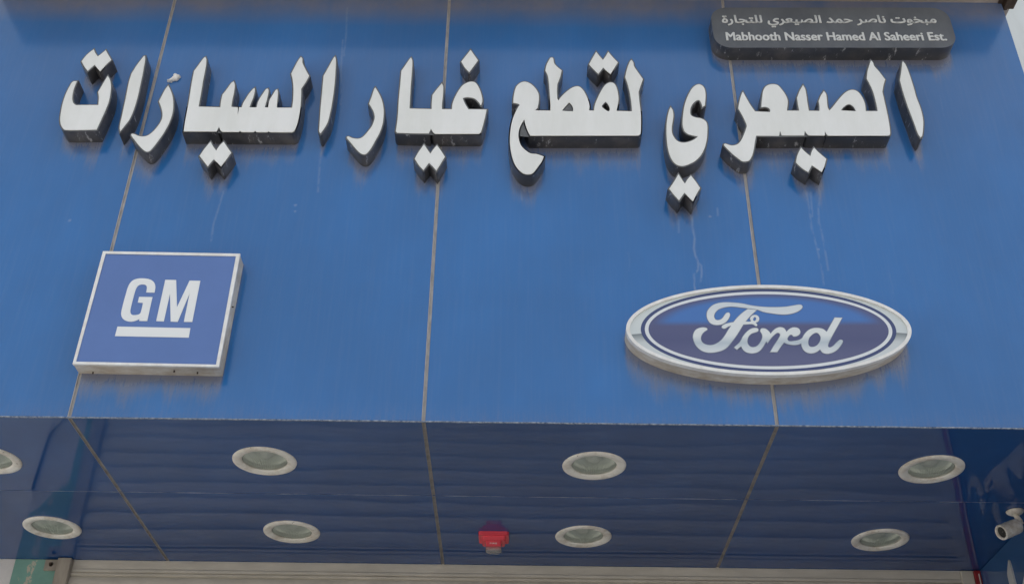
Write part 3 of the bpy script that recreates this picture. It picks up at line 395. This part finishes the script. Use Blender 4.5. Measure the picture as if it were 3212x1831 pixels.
def paint(a, b, wdt, s):
    a, b = np.array(a), np.array(b); d = b-a; L2 = (d@d) or 1e-9
    i0, i1 = np.searchsorted(gx, [min(a[0], b[0])-.02, max(a[0], b[0])+.02]); j0, j1 = np.searchsorted(gz, [min(a[1], b[1])-.02, max(a[1], b[1])+.02])
    X, Z = GX[j0:j1, i0:i1], GZ[j0:j1, i0:i1]; t = np.clip(((X-a[0])*d[0]+(Z-a[1])*d[1])/L2, 0, 1)
    dist = np.hypot(X-a[0]-t*d[0], Z-a[1]-t*d[1])
    drip[j0:j1, i0:i1] = np.maximum(drip[j0:j1, i0:i1], s*np.clip(1.3-dist/wdt, 0, 1))
for k, dl in enumerate(DATA['drips']):
    for a, b in zip(dl, dl[1:]): paint((a[0]/1000, a[1]/1000), (b[0]/1000, b[1]/1000), .0045, .95 if k < 2 else .6)
for sx, sz in DATA['specks']: paint((sx/1000, sz/1000), (sx/1000+.003, sz/1000), .005, 1.3)
for k in range(14):                                     # faint old runs scattered over the panels
    x0 = rng.uniform(XL, XR); z0 = rng.uniform(.5, 1.9); q = [x0, z0]
    for s in range(int(rng.integers(2, 7))):
        n2 = [q[0]+rng.normal(0, .003), q[1]-rng.uniform(.02, .06)]; paint(q, n2, .0035, rng.uniform(.06, .16)); q = n2
def wave(x, z, a, s): return a*noise.noise(Vector((x*s, z*s*.8, 3.1)))
for e0, e1 in zip(edges, edges[1:]):
    a, b = e0 + (GAP if e0 != XL else 0), e1 - (GAP if e1 != XR else 0)
    ix = np.where((gx > a+.002) & (gx < b-.002))[0]
    xs = np.concatenate([[a], gx[ix], [b]]); ii = np.concatenate([[ix[0]], ix, [ix[-1]]]); zs = gz[gz < TOP-.003]; nz = len(zs)
    zs = np.concatenate([zs, [TOP]]); jj = np.concatenate([np.arange(nz), [nz-1]]); zs[0] = .004
    nx, nz = len(xs), len(zs)
    wx = np.array([[wave(x, z, .0009, 1.5) for x in xs[::12]] for z in zs[::12]])
    Wy = np.empty((nz, nx))
    tmp = np.array([np.interp(np.arange(nx), np.arange(0, nx, 12), row) for row in wx])
    for i in range(nx): Wy[:, i] = np.interp(np.arange(nz), np.arange(0, nz, 12), tmp[:, i])
    k = min(14, nx//3); ramp = np.minimum(1, np.minimum(np.arange(nx), np.arange(nx)[::-1])/k); Wy *= ramp[None, :]
    X, Z = np.meshgrid(xs, zs); co = np.stack([X, Wy, Z], -1).reshape(-1, 3)
    q = (np.arange(nz-1)[:, None]*nx + np.arange(nx-1)[None, :]).ravel()
    fc = np.stack([q, q+1, q+1+nx, q+nx], -1)
    me = bpy.data.meshes.new('fascia_panel'); me.vertices.add(len(co)); me.vertices.foreach_set('co', co.astype('f4').ravel())
    me.loops.add(fc.size); me.loops.foreach_set('vertex_index', fc.astype('i4').ravel())
    me.polygons.add(len(fc)); me.polygons.foreach_set('loop_start', np.arange(0, fc.size, 4, dtype='i4')); me.update(calc_edges=True); me.validate()
    for nm, arr in (('dirt', dirt), ('drip', drip), ('refl_dust', refl_dust)):
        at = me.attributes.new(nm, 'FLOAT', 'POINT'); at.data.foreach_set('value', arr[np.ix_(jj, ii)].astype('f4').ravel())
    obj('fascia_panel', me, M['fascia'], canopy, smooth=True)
CREASE = .624
LAMPS = [(-.606, .327), (.607, .333), (1.845, .330), (-1.632, .345), (-1.614, .998), (-.615, 1.012), (.604, 1.021), (1.842, 1.020)]
for e0, e1 in zip(edges, edges[1:]):
    a, b = e0 + (GAP if e0 != XL else 0), e1 - (GAP if e1 != XR else 0)
    for y0, y1 in ((.004, CREASE-.0012), (CREASE+.0012, P)):
        nx, ny = max(4, round((b-a)/.0145)), round((y1-y0)/.0145); bm = BM(); g = []
        for j in range(ny+1):
            row = []
            for i in range(nx+1):
                x = a+(b-a)*i/nx; yy = y0+(y1-y0)*j/ny
                f = min(1, min(i, nx-i)/9)*min(1, .25+min(j, ny-j)/9)
                row.append(bm.verts.new((x, yy, f*(.0022*noise.noise(Vector((x*1.25, yy*1.5, 7.7)))+.0006*noise.noise(Vector((x*4, yy*3, 1.7)))))))
            g.append(row)
        for j in range(ny):
            for i in range(nx):
                qd = (g[j][i], g[j+1][i], g[j+1][i+1], g[j][i+1])
                if min(math.hypot(v.co.x-l[0], v.co.y-l[1]) for v in qd for l in LAMPS) > .086: bm.faces.new(qd)
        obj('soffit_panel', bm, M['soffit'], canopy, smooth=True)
bm = BM(); box(bm, XL, XR, CREASE-.0011, CREASE+.0011, -.0007, .012); obj('soffit_crease', bm, M['crease'], canopy)
for sx in SEAMS:
    bm = BM(); box(bm, sx-GAP, sx+GAP, .0025, .02, .003, TOP); box(bm, sx-GAP-.0012, sx-GAP+.002, -.0012, .01, .003, TOP); obj('fascia_joint', bm, M['seal'], canopy)
    bm = BM(); box(bm, sx-GAP, sx+GAP, .004, P, .002, .02); box(bm, sx-GAP-.0008, sx-GAP+.0016, .004, P, -.0010, .0019); box(bm, sx+GAP-.0012, sx+GAP+.0006, .004, P, -.0006, .0019); obj('soffit_joint', bm, M['seal_dark'], canopy)
bm = BM()
seg = np.linspace(XL, XR, 500)
for s0, s1 in zip(seg, seg[1:]):                       # the folded lower edge, slightly ragged where the coating has chipped
    dz = .0012*noise.noise(Vector((s0*9, 0, 0))); box(bm, s0, s1, -.0014, .0042, -.0008+dz, .0030+dz)
obj('folded_edge', bm, M['edge'], canopy)
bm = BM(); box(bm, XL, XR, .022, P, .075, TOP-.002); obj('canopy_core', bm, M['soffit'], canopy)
# the small overhang capping the fascia
bm = BM(); box(bm, -2.02, 2.505, -.315, -.135, TOP-.003, TOP+.14); obj('cornice_lip', bm, M['lip'], canopy)
bm = BM(); box(bm, -2.02, 2.505, -.135, .35, TOP, TOP+.14); obj('cornice', bm, M['brown'], canopy)
bm = BM(); box(bm, 2.462, 2.482, -.05, .02, TOP-.028, TOP-.001, .003); box(bm, 2.44, 2.52, -.06, .03, TOP-.006, TOP-.0005); obj('cornice_bracket', bm, M['bolt'], canopy)

bm = BM(); box(bm, XL, XR, P+.003, 9, 0, H+TOP+.10); box(bm, XL, XR, P+.003-.02, P+.004, H+.03, H+TOP-.01)
tag(obj('shop_building', bm, M['plaster']), 'plain pale building block carrying the blue canopy and closed by the shutter', 'building')

nbm = thing('neighbour_building', 'white rendered neighbouring building showing beyond the right end of the canopy', 'building', (6.5, P+.02, 0))
bm = BM(); box(bm, -4.03, 4, 0, 7, 0, 11); obj('wall', bm, M['render'], nbm)
bm = BM(); box(bm, -4.06, 4.03, -.06, 7, 11.001, 11.25); obj('parapet', bm, M['render'], nbm)

# ------------------------------------------------------------------ walls below the canopy
sw = thing('side_wall', 'blue clad side wall meeting the soffit at the lower right beside the shutter', 'wall', (2.372, 0, H))
bm = BM(); box(bm, 0, .083, .012, P, -H, -.0025); obj('wall_cladding', bm, M['cladding'], sw)
for k, v in DATA['W'].items():
    c = [(-q[0], (q[1] if k == 'direct' else -q[1])) for q in smooth_pts(v, 5)]       # (y, z) outline on the wall, in metres
    me = prism([[(a, b) for a, b in c]], -.008, .0)
    me.transform(Matrix(((0, 1, 0, 0), (-1, 0, 0, 0), (0, 0, 1, 0), (0, 0, 0, 1))))
    lab = {'direct': 'tall white pointed letter stroke on the blue side wall at the lower right corner',
           'r1': 'short white letter stroke on the side wall, mirrored in the soffit nearest the shutter',
           'r2': 'second white letter stroke on the side wall, mirrored in the soffit just left of the small camera',
           'r3': 'curved white letter on the side wall, mirrored in the soffit above the short strokes',
           'r4': 'large white angular letter on the side wall, mirrored in the soffit at the right edge'}[k]
    if k == 'r2': continue
    o = obj('wall_letter', me, M['wall_letter']); o.location = (2.372, 0, H); tag(o, lab, 'letter', 'white letters on the blue side wall')
pt = thing('wall_pillar', 'teal painted pillar with peeling patches between white wall and shutter rail', 'pillar', (-1.80, P, H))
bm = BM(); box(bm, -.10, .098, -.004, .3, -H, -.002); obj('pillar_shaft', bm, M['teal'], pt)
bm = BM(); box(bm, -5.5, -1.902, P-.001, P+.3, 0, H-.0015); tag(obj('plaster_wall', bm, M['plaster']), 'white rough plaster wall at the far left below the soffit', 'wall')
bm = BM()
pts = [Vector((-1.905, P-.012, H-.33)), Vector((-1.90, P-.014, H-.45)), Vector((-1.895, P-.016, H-.55)), Vector((-1.87, P-.016, H-.65)), Vector((-1.83, P-.016, H-.71)), Vector((-1.72, P-.014, H-.73)), Vector((-1.70, P-.014, H-.73))]
tube(bm, pts, .006); tag(obj('cable', bm, M['wire'], smooth=True), 'thin black cable hanging across the teal pillar, seen mirrored in the soffit', 'cable')

# ------------------------------------------------------------------ roller shutter
sh = thing('roller_shutter', 'closed beige roller shutter with horizontal slats under the canopy', 'shutter', (0, P, H))
bm = BM()
prof = [(.0, -.003), (-.002, -.040), (-.006, -.045), (-.006, -.056), (.002, -.060), (-.010, -.064), (-.010, -.070), (.004, -.074)]
def sweep(bm, prof, x0, x1):
    a = [bm.verts.new((x0, q[0], q[1])) for q in prof]; b = [bm.verts.new((x1, q[0], q[1])) for q in prof]
    for i in range(len(prof)-1): bm.faces.new((a[i], b[i], b[i+1], a[i+1]))
sweep(bm, prof, -1.64, 2.286); obj('shutter_hood', bm, M['shutter'], sh)
bm = BM(); z = -.074; prof = []
while z > -H + .06:
    for t in range(9):
        u = t/8; prof.append((.000 - .010*math.sin(math.pi*u)**.6, z - .062*u))
    prof += [(.020, z - .0622), (.020, z - .0748), (.002, z - .0750)]
    z -= .0755
sweep(bm, prof, -1.64, 2.286); obj('curtain', bm, M['shutter'], sh, smooth=False)
bm = BM(); box(bm, -1.64, 2.286, -.015, .02, -H+.002, -H+.07, .004); obj('bottom_bar', bm, M['rail'], sh)
bm = BM(); box(bm, -1.701, -1.641, -.035, .02, -H, -.003, .003); obj('guide_rail', bm, M['rail'], sh)
bm = BM(); box(bm, 2.287, 2.342, -.012, .02, -H, -.003, .003); obj('guide_rail', bm, M['shutter'], sh)
bm = BM(); box(bm, -1.762, -1.7015, -.016, -.0045, -.055, -.006, .002); br = obj('rail_bracket', bm, M['rail'], sh)
bm = BM(); lathe(bm, [(.011, -.007), (.011, 0), (.007, 0), (.006, .012), (.002, .013)], 6, Matrix.Translation((-1.733, -.016, -.028)) @ Matrix.Rotation(R(90), 4, 'X'), cap=True); obj('bolt', bm, M['bolt'], br)
rp = thing('door_post', 'narrow red painted steel post between shutter rail and blue side wall', 'post', (2.357, P, 0))
bm = BM(); box(bm, -.0142, .0142, -.02, .02, 0, H-.004, .003); obj('post_shaft', bm, M['red_paint'], rp)
bm = BM(); box(bm, .002, .006, -.0225, -.0195, 0, H-.02); obj('pale_edge', bm, M['sign_white'], rp)

# ------------------------------------------------------------------ the big raised letters
LAB = {
 'ta': ('sign_letter', 'white raised cup shaped letter at the far left of the row'),
 'ta_dots': ('letter_dot', 'white raised double diamond above the far left cup shaped letter'),
 'alef_a': ('sign_letter', 'white raised slanted single stroke between the far left cup letter and a left hook'),
 'ra_a': ('sign_letter', 'white raised hook letter just under the lump of foam'),
 'sayya': ('sign_letter', 'wide white raised letter group with four small teeth, above the square sign'),
 'sayya_dots': ('letter_dot', 'white raised double diamond under the wide toothed letter group on the left'),
 'alef_b': ('sign_letter', 'white raised single stroke just right of the wide toothed letter group'),
 'ra_b': ('sign_letter', 'white raised hook letter left of the middle panel joint, standing free between letters'),
 'ghayya': ('sign_letter', 'white raised letter group crossing the middle panel joint, open loop at its right'),
 'ghayn_dot': ('letter_dot', 'single white raised diamond, the only one alone, right of the middle joint'),
 'ghayya_dots': ('letter_dot', 'white raised double diamond on the middle panel joint below the letters'),
 'lqta': ('sign_letter', 'wide white raised letter group with two closed loops and a deep tail at left'),
 'qaf_dots': ('letter_dot', 'white raised double diamond above the letter group with two closed loops'),
 'ya': ('sign_letter', 'white raised S shaped letter standing alone left of the right panel joint'),
 'ya_dots': ('letter_dot', 'lowest white raised double diamond, under the S shaped letter'),
 'saiari': ('sign_letter', 'widest white raised letter group, below the black name board, hooked tail at left'),
 'saiari_dots': ('letter_dot', 'white raised double diamond under the letter group below the black board'),
 'alef_c': ('sign_letter', 'white raised slanted stroke at the far right of the row'),
}
DEP = .070
for k, v in DATA['L'].items():
    c_face = [contour(c) for c in v]; c_body = [offset(contour(c, True), .0056 if i == 0 else -.0038) for i, c in enumerate(v)]
    allp = np.array(c_body[0]); bx, bz = allp[:, 0].mean(), allp[:, 1].min()
    sub = lambda cs: [[(a-bx, b-bz) for a, b in c] for c in cs]
    t = thing(LAB[k][0], LAB[k][1], 'letter' if LAB[k][0] == 'sign_letter' else 'dots', (bx, 0, H+bz),
              'raised white letters on the blue fascia' if LAB[k][0] == 'sign_letter' else 'raised white diamond dots on the blue fascia')
    me = prism(sub(c_body), -DEP+.002, .0015); caps_to(me, 1)
    obj('letter_return', me, [M['return'], M['rim']], t)
    obj('letter_face', prism(sub(c_face), -DEP, -DEP+.0035), M['face'], t)

# ------------------------------------------------------------------ black name board
nb = thing('name_board', 'black rounded name board with two lines of pale lettering at the top right', 'sign board', (1.6545, 0, H+1.8705), rot=(0, -.0133, 0))
me = prism([rrect(1.030, .243, .072, 12)], -.073, .0015); caps_to(me, 1); obj('board_body', me, [M['return'], M['board']], nb)
me = text_mesh('Mabhooth Nasser Hamed Al Saheeri Est.', .935, .048, .003, 0, ((-.0016, 0), (.0016, 0), (-.0008, .0008), (.0008, -.0008))); o = obj('latin_lettering', me, M['board_txt'], nb); o.location = (.006, -.0725, -.056)
ar = "\u0645\u0628\u062E\u0648\u062A \u0646\u0627\u0635\u0631 \u062D\u0645\u062F \u0627\u0644\u0635\u064A\u0639\u0631\u064A \u0644\u0644\u062A\u062C\u0627\u0631\u0629"
forms = "\uFEE3\uFE92\uFEA8\uFEEE\uFE95 \uFEE7\uFE8E\uFEBB\uFEAE \uFEA3\uFEE4\uFEAA \uFE8D\uFEDF\uFEBC\uFEF4\uFECC\uFEAE\uFEF1 \uFEDF\uFEE0\uFE98\uFEA0\uFE8E\uFEAD\uFE93"
me = text_mesh(forms[::-1], .922, .074, .003, .012, ((-.0009, .0002), (.0009, -.0002))); o = obj('arabic_lettering', me, M['board_txt'], nb); o.location = (-.009, -.0725, .036)

# ------------------------------------------------------------------ square sign
G = DATA['G']; go = [(q[0]/1000, q[1]/1000) for q in G['outer'][0]]; gi = [(q[0]/1000, q[1]/1000) for q in G['inner'][0]]
cx = sum(q[0] for q in go)/4; cz = sum(q[1] for q in go)/4
sub = lambda cs: [[(a-cx, b-cz) for a, b in c] for c in cs]
gs = thing('square_sign', 'square blue box sign with two white block letters over a bar, at the lower left', 'sign', (cx, 0, H+cz))
obj('sign_case', prism(sub([offset(go, -.0015)]), -.0655, .0015), M['sign_side'], gs)
obj('sign_frame', prism(sub([go, gi]), -.069, -.060), M['sign_white'], gs)
obj('sign_panel', prism(sub([offset(gi, .001)]), -.0663, -.0645), M['gm_blue'], gs)
for k in ('G', 'M'): obj('block_letter', prism(sub([contour(c) for c in G[k]]), -.0678, -.066), M['sign_letter'], gs)
obj('underline_bar', prism(sub([contour(G['bar'][0])]), -.0678, -.066), M['sign_letter'], gs)
for i, (x, z) in enumerate(((-.2, -.243), (.17, -.243), (.09, -.2425), (.2545, .02))):
    bm = BM(); lathe(bm, [(.003, 0), (.003, .006), (.001, .007)], 8, Matrix.Translation((x, -.02-.008*i, z)) @ Matrix.Rotation(R(180 if i < 3 else 90), 4, 'Y'), cap=True)
    obj('screw', bm, M['bolt'], gs)

# ------------------------------------------------------------------ oval sign
ov = thing('oval_sign', 'oval blue box sign with flowing silver script inside a white border, at the lower right', 'sign', (OC[0], 0, H+OC[1]), rot=(0, -OR, 0))
obj('sign_case', prism([ell(OA-.001, OB-.001)], -.0625, .0015), M['sign_side'], ov)
obj('sign_frame', prism([ell(OA, OB), ell(OA-.0135, OB-.0125)], -.070, -.050), M['sign_white'], ov)
obj('silver_band', prism([ell(OA-.013, OB-.012)], -.0640, -.060), M['chrome'], ov)
obj('navy_ring', prism([ell(OA*.896, OB*.925)], -.0645, -.0636), M['navy'], ov)
obj('white_ring', prism([ell(OA*.868, OB*.862)], -.0650, -.0641), M['line_white'], ov)
obj('sign_panel', prism([ell(OA*.842, OB*.798)], -.0655, -.0646), M['oval_field'], ov)
cr, sr = math.cos(-OR), math.sin(-OR)
def toov(cs): return [[((a-OC[0])*cr-(b-OC[1])*sr, (a-OC[0])*sr+(b-OC[1])*cr) for a, b in c] for c in cs]
order = ['F2', 'F1', 'F3', 'o', 'r', 'd']
edge_me = [prism(toov([offset(contour(c), .0022 if i == 0 else -.0012) for i, c in enumerate(DATA['F'][k])]), -.0658-.00005*j, -.0653) for j, k in enumerate(order)]
bm = BM()
for me in edge_me: bm.from_mesh(me)
obj('script_outline', bm, M['script_edge'], ov)
bm = BM()
for j, k in enumerate(order): bm.from_mesh(prism(toov([contour(c) for c in DATA['F'][k]]), -.0668-.00012*j, -.0660))
obj('script_lettering', bm, M['script'], ov)

# ------------------------------------------------------------------ recessed downlights
def make_downlight():
    t = thing('downlight', 'x', 'downlight')
    bm = BM(); lathe(bm, [(.088, .012), (.0825, .004), (.0835, -.002), (.090, -.0035), (.1005, -.0075), (.112, -.0065), (.1165, -.004), (.1175, -.0005), (.1175, .003)], 96); obj('trim_ring', bm, M['trim'], t, smooth=True)
    bm = BM(); n = 144
    prof = [(.083, .006)] + [(.083*math.cos(a), .006+.052*math.sin(a)) for a in [R(x) for x in range(8, 84, 7)]] + [(.004, .058)]
    rings = []
    for q, (rr, z) in enumerate(prof):
        ring = []
        for i in range(n):
            a = 2*math.pi*i/n; d = 1 - (.045 if (i//1) % 2 else 0)*(1 if rr > .03 else 0) - (.012 if q % 2 else 0)
            ring.append(bm.verts.new((rr*d*math.cos(a), rr*d*math.sin(a), z)))
        rings.append(ring)
    for a, b in zip(rings, rings[1:]):
        for i in range(n): bm.faces.new((a[i], b[i], b[(i+1) % n], a[(i+1) % n]))
    bm.faces.new(rings[-1])
    obj('reflector', bm, M['bowl'], t)
    bm = BM(); lathe(bm, [(.004, .018), (.022, .020), (.030, .028), (.032, .042), (.030, .055)], 40, cap=True); obj('lamp_globe', bm, M['globe'], t, smooth=True)
    bm = BM(); lathe(bm, [(.084, .0025), (.083, .001), (.05, -.0015), (.003, -.0022)], 64); bm.faces.new([v for v in bm.verts][-64:]); obj('cover_glass', bm, M['glass'], t, smooth=True)
    return t
def copy_tree(o, parent=None):
    c = o.copy(); COL.objects.link(c)
    if parent: c.parent = parent
    for ch in o.children: copy_tree(ch, c)
    return c
spots = [(-.606, .327, 'round white downlight in the front row, second from the left, below the square sign'),
         (.607, .333, 'round white downlight in the front row just right of the middle joint'),
         (1.845, .330, 'round white downlight in the front row at the far right, with rusty edge'),
         (-1.632, .345, 'front row white downlight cut off by the left edge of the photo'),
         (-1.614, .998, 'round white downlight in the back row at the far left, beside the teal reflection'),
         (-.615, 1.012, 'round white downlight in the back row left of the red alarm'),
         (.604, 1.021, 'round white downlight in the back row right of the red alarm'),
         (1.842, 1.020, 'round white downlight in the back row at the far right, nearest the small camera')]
spots = spots[:3] + spots[3:]
dl = make_downlight()
for i, (x, yv, lab) in enumerate(spots):
    o = dl if i == 0 else copy_tree(dl)
    o.location = (x, yv, H-.0005); o.rotation_euler = (0, 0, i*1.3); o['label'] = lab; o['group'] = 'recessed downlights in the blue soffit'

# ------------------------------------------------------------------ red alarm sounder
al = thing('fire_alarm', 'red fire alarm sounder with a clear strobe lens hanging under the soffit', 'alarm', (.2295, .976, H))
def tier(bm, w0, d0, z0, w1, d1, z1, yoff=0, rad=.012):
    a = [bm.verts.new((q[0], q[1]+yoff, z0)) for q in rrect(w0, d0, rad, 4)]; b = [bm.verts.new((q[0], q[1]+yoff, z1)) for q in rrect(w1, d1, rad, 4)]
    for i in range(len(a)): bm.faces.new((a[i], a[(i+1) % len(a)], b[(i+1) % len(a)], b[i]))
    bm.faces.new(a); bm.faces.new(b)
bm = BM(); tier(bm, .127, .105, -.0005, .124, .102, -.016, .053); obj('base_plate', bm, M['red'], al)
bm = BM(); tier(bm, .100, .082, -.016, .092, .076, -.034, .053); obj('alarm_body', bm, M['red'], al)
bm = BM(); tier(bm, .066, .056, -.034, .062, .050, -.056, .048, .008); ft = obj('sounder_block', bm, M['red'], al)
me = text_mesh('FIRE', .030, .0065, .0006); o = obj('fire_lettering', me, M['sign_white'], ft); o.location = (0, .0205, -.046); 
bm = BM(); tier(bm, .070, .054, -.040, .066, .050, -.064, .058, .012); tier(bm, .066, .050, -.064, .050, .040, -.072, .058, .012); obj('strobe_lens', bm, M['lens'], al)

# ------------------------------------------------------------------ small camera under the soffit
cm = thing('surveillance_camera', 'small white bullet camera on a round base under the soffit at the right edge', 'camera', (2.287, .705, H))
bm = BM(); lathe(bm, [(.004, -.016), (.018, -.016), (.028, -.010), (.033, -.004), (.034, -.0005)], 40, cap=True); obj('base', bm, M['cam'], cm, smooth=True)
bm = BM(); tube(bm, [Vector((0, 0, -.014)), Vector((.004, 0, -.028)), Vector((.010, 0, -.040)), Vector((.012, .0, -.054))], .0105, 14); obj('arm', bm, M['cam'], cm, smooth=True)
ax = Vector((-.86, -.22, -.40)).normalized(); org = Vector((-.004, 0, -.062))
mt = Matrix.Translation(org) @ ax.to_track_quat('Z', 'Y').to_matrix().to_4x4()
bm = BM(); lathe(bm, [(.004, -.006), (.024, -.005), (.0285, .001), (.0295, .012), (.0295, .044), (.0302, .046), (.0302, .088), (.0280, .091), (.0230, .089), (.0215, .078)], 48, mt); obj('housing', bm, M['cam'], cm, smooth=False)
bm = BM(); lathe(bm, [(.0218, .082), (.010, .0805), (.001, .080)], 40, mt); obj('lens', bm, M['dark_glass'], cm, smooth=True)

# ------------------------------------------------------------------ lump of foam stuck on the fascia
bm = BM()
for (x, z, ra, rb) in ((.040, .030, .0125, .011), (.030, .036, .0095, .011), (.028, .021, .0135, .0115), (.036, .019, .010, .010), (.014, .009, .009, .006), (.006, .006, .006, .004), (.016, .004, .005, .004), (.021, .014, .009, .008)):
    g = bmesh.ops.create_icosphere(bm, subdivisions=3, radius=1, matrix=Matrix.Translation((x, -.004, z)) @ Matrix.Rotation(R(-25), 4, 'Y') @ Matrix.Diagonal((ra, .012, rb, 1)))
for v in bm.verts:
    d = noise.noise_vector(v.co*160)*.0016; v.co += d
o = obj('foam_lump', bm, M['foam'], smooth=True); o.location = (-1.1675, 0, H+1.5775)
tag(o, 'small lump of white foam stuck on the blue fascia above the left hook letter', 'foam')
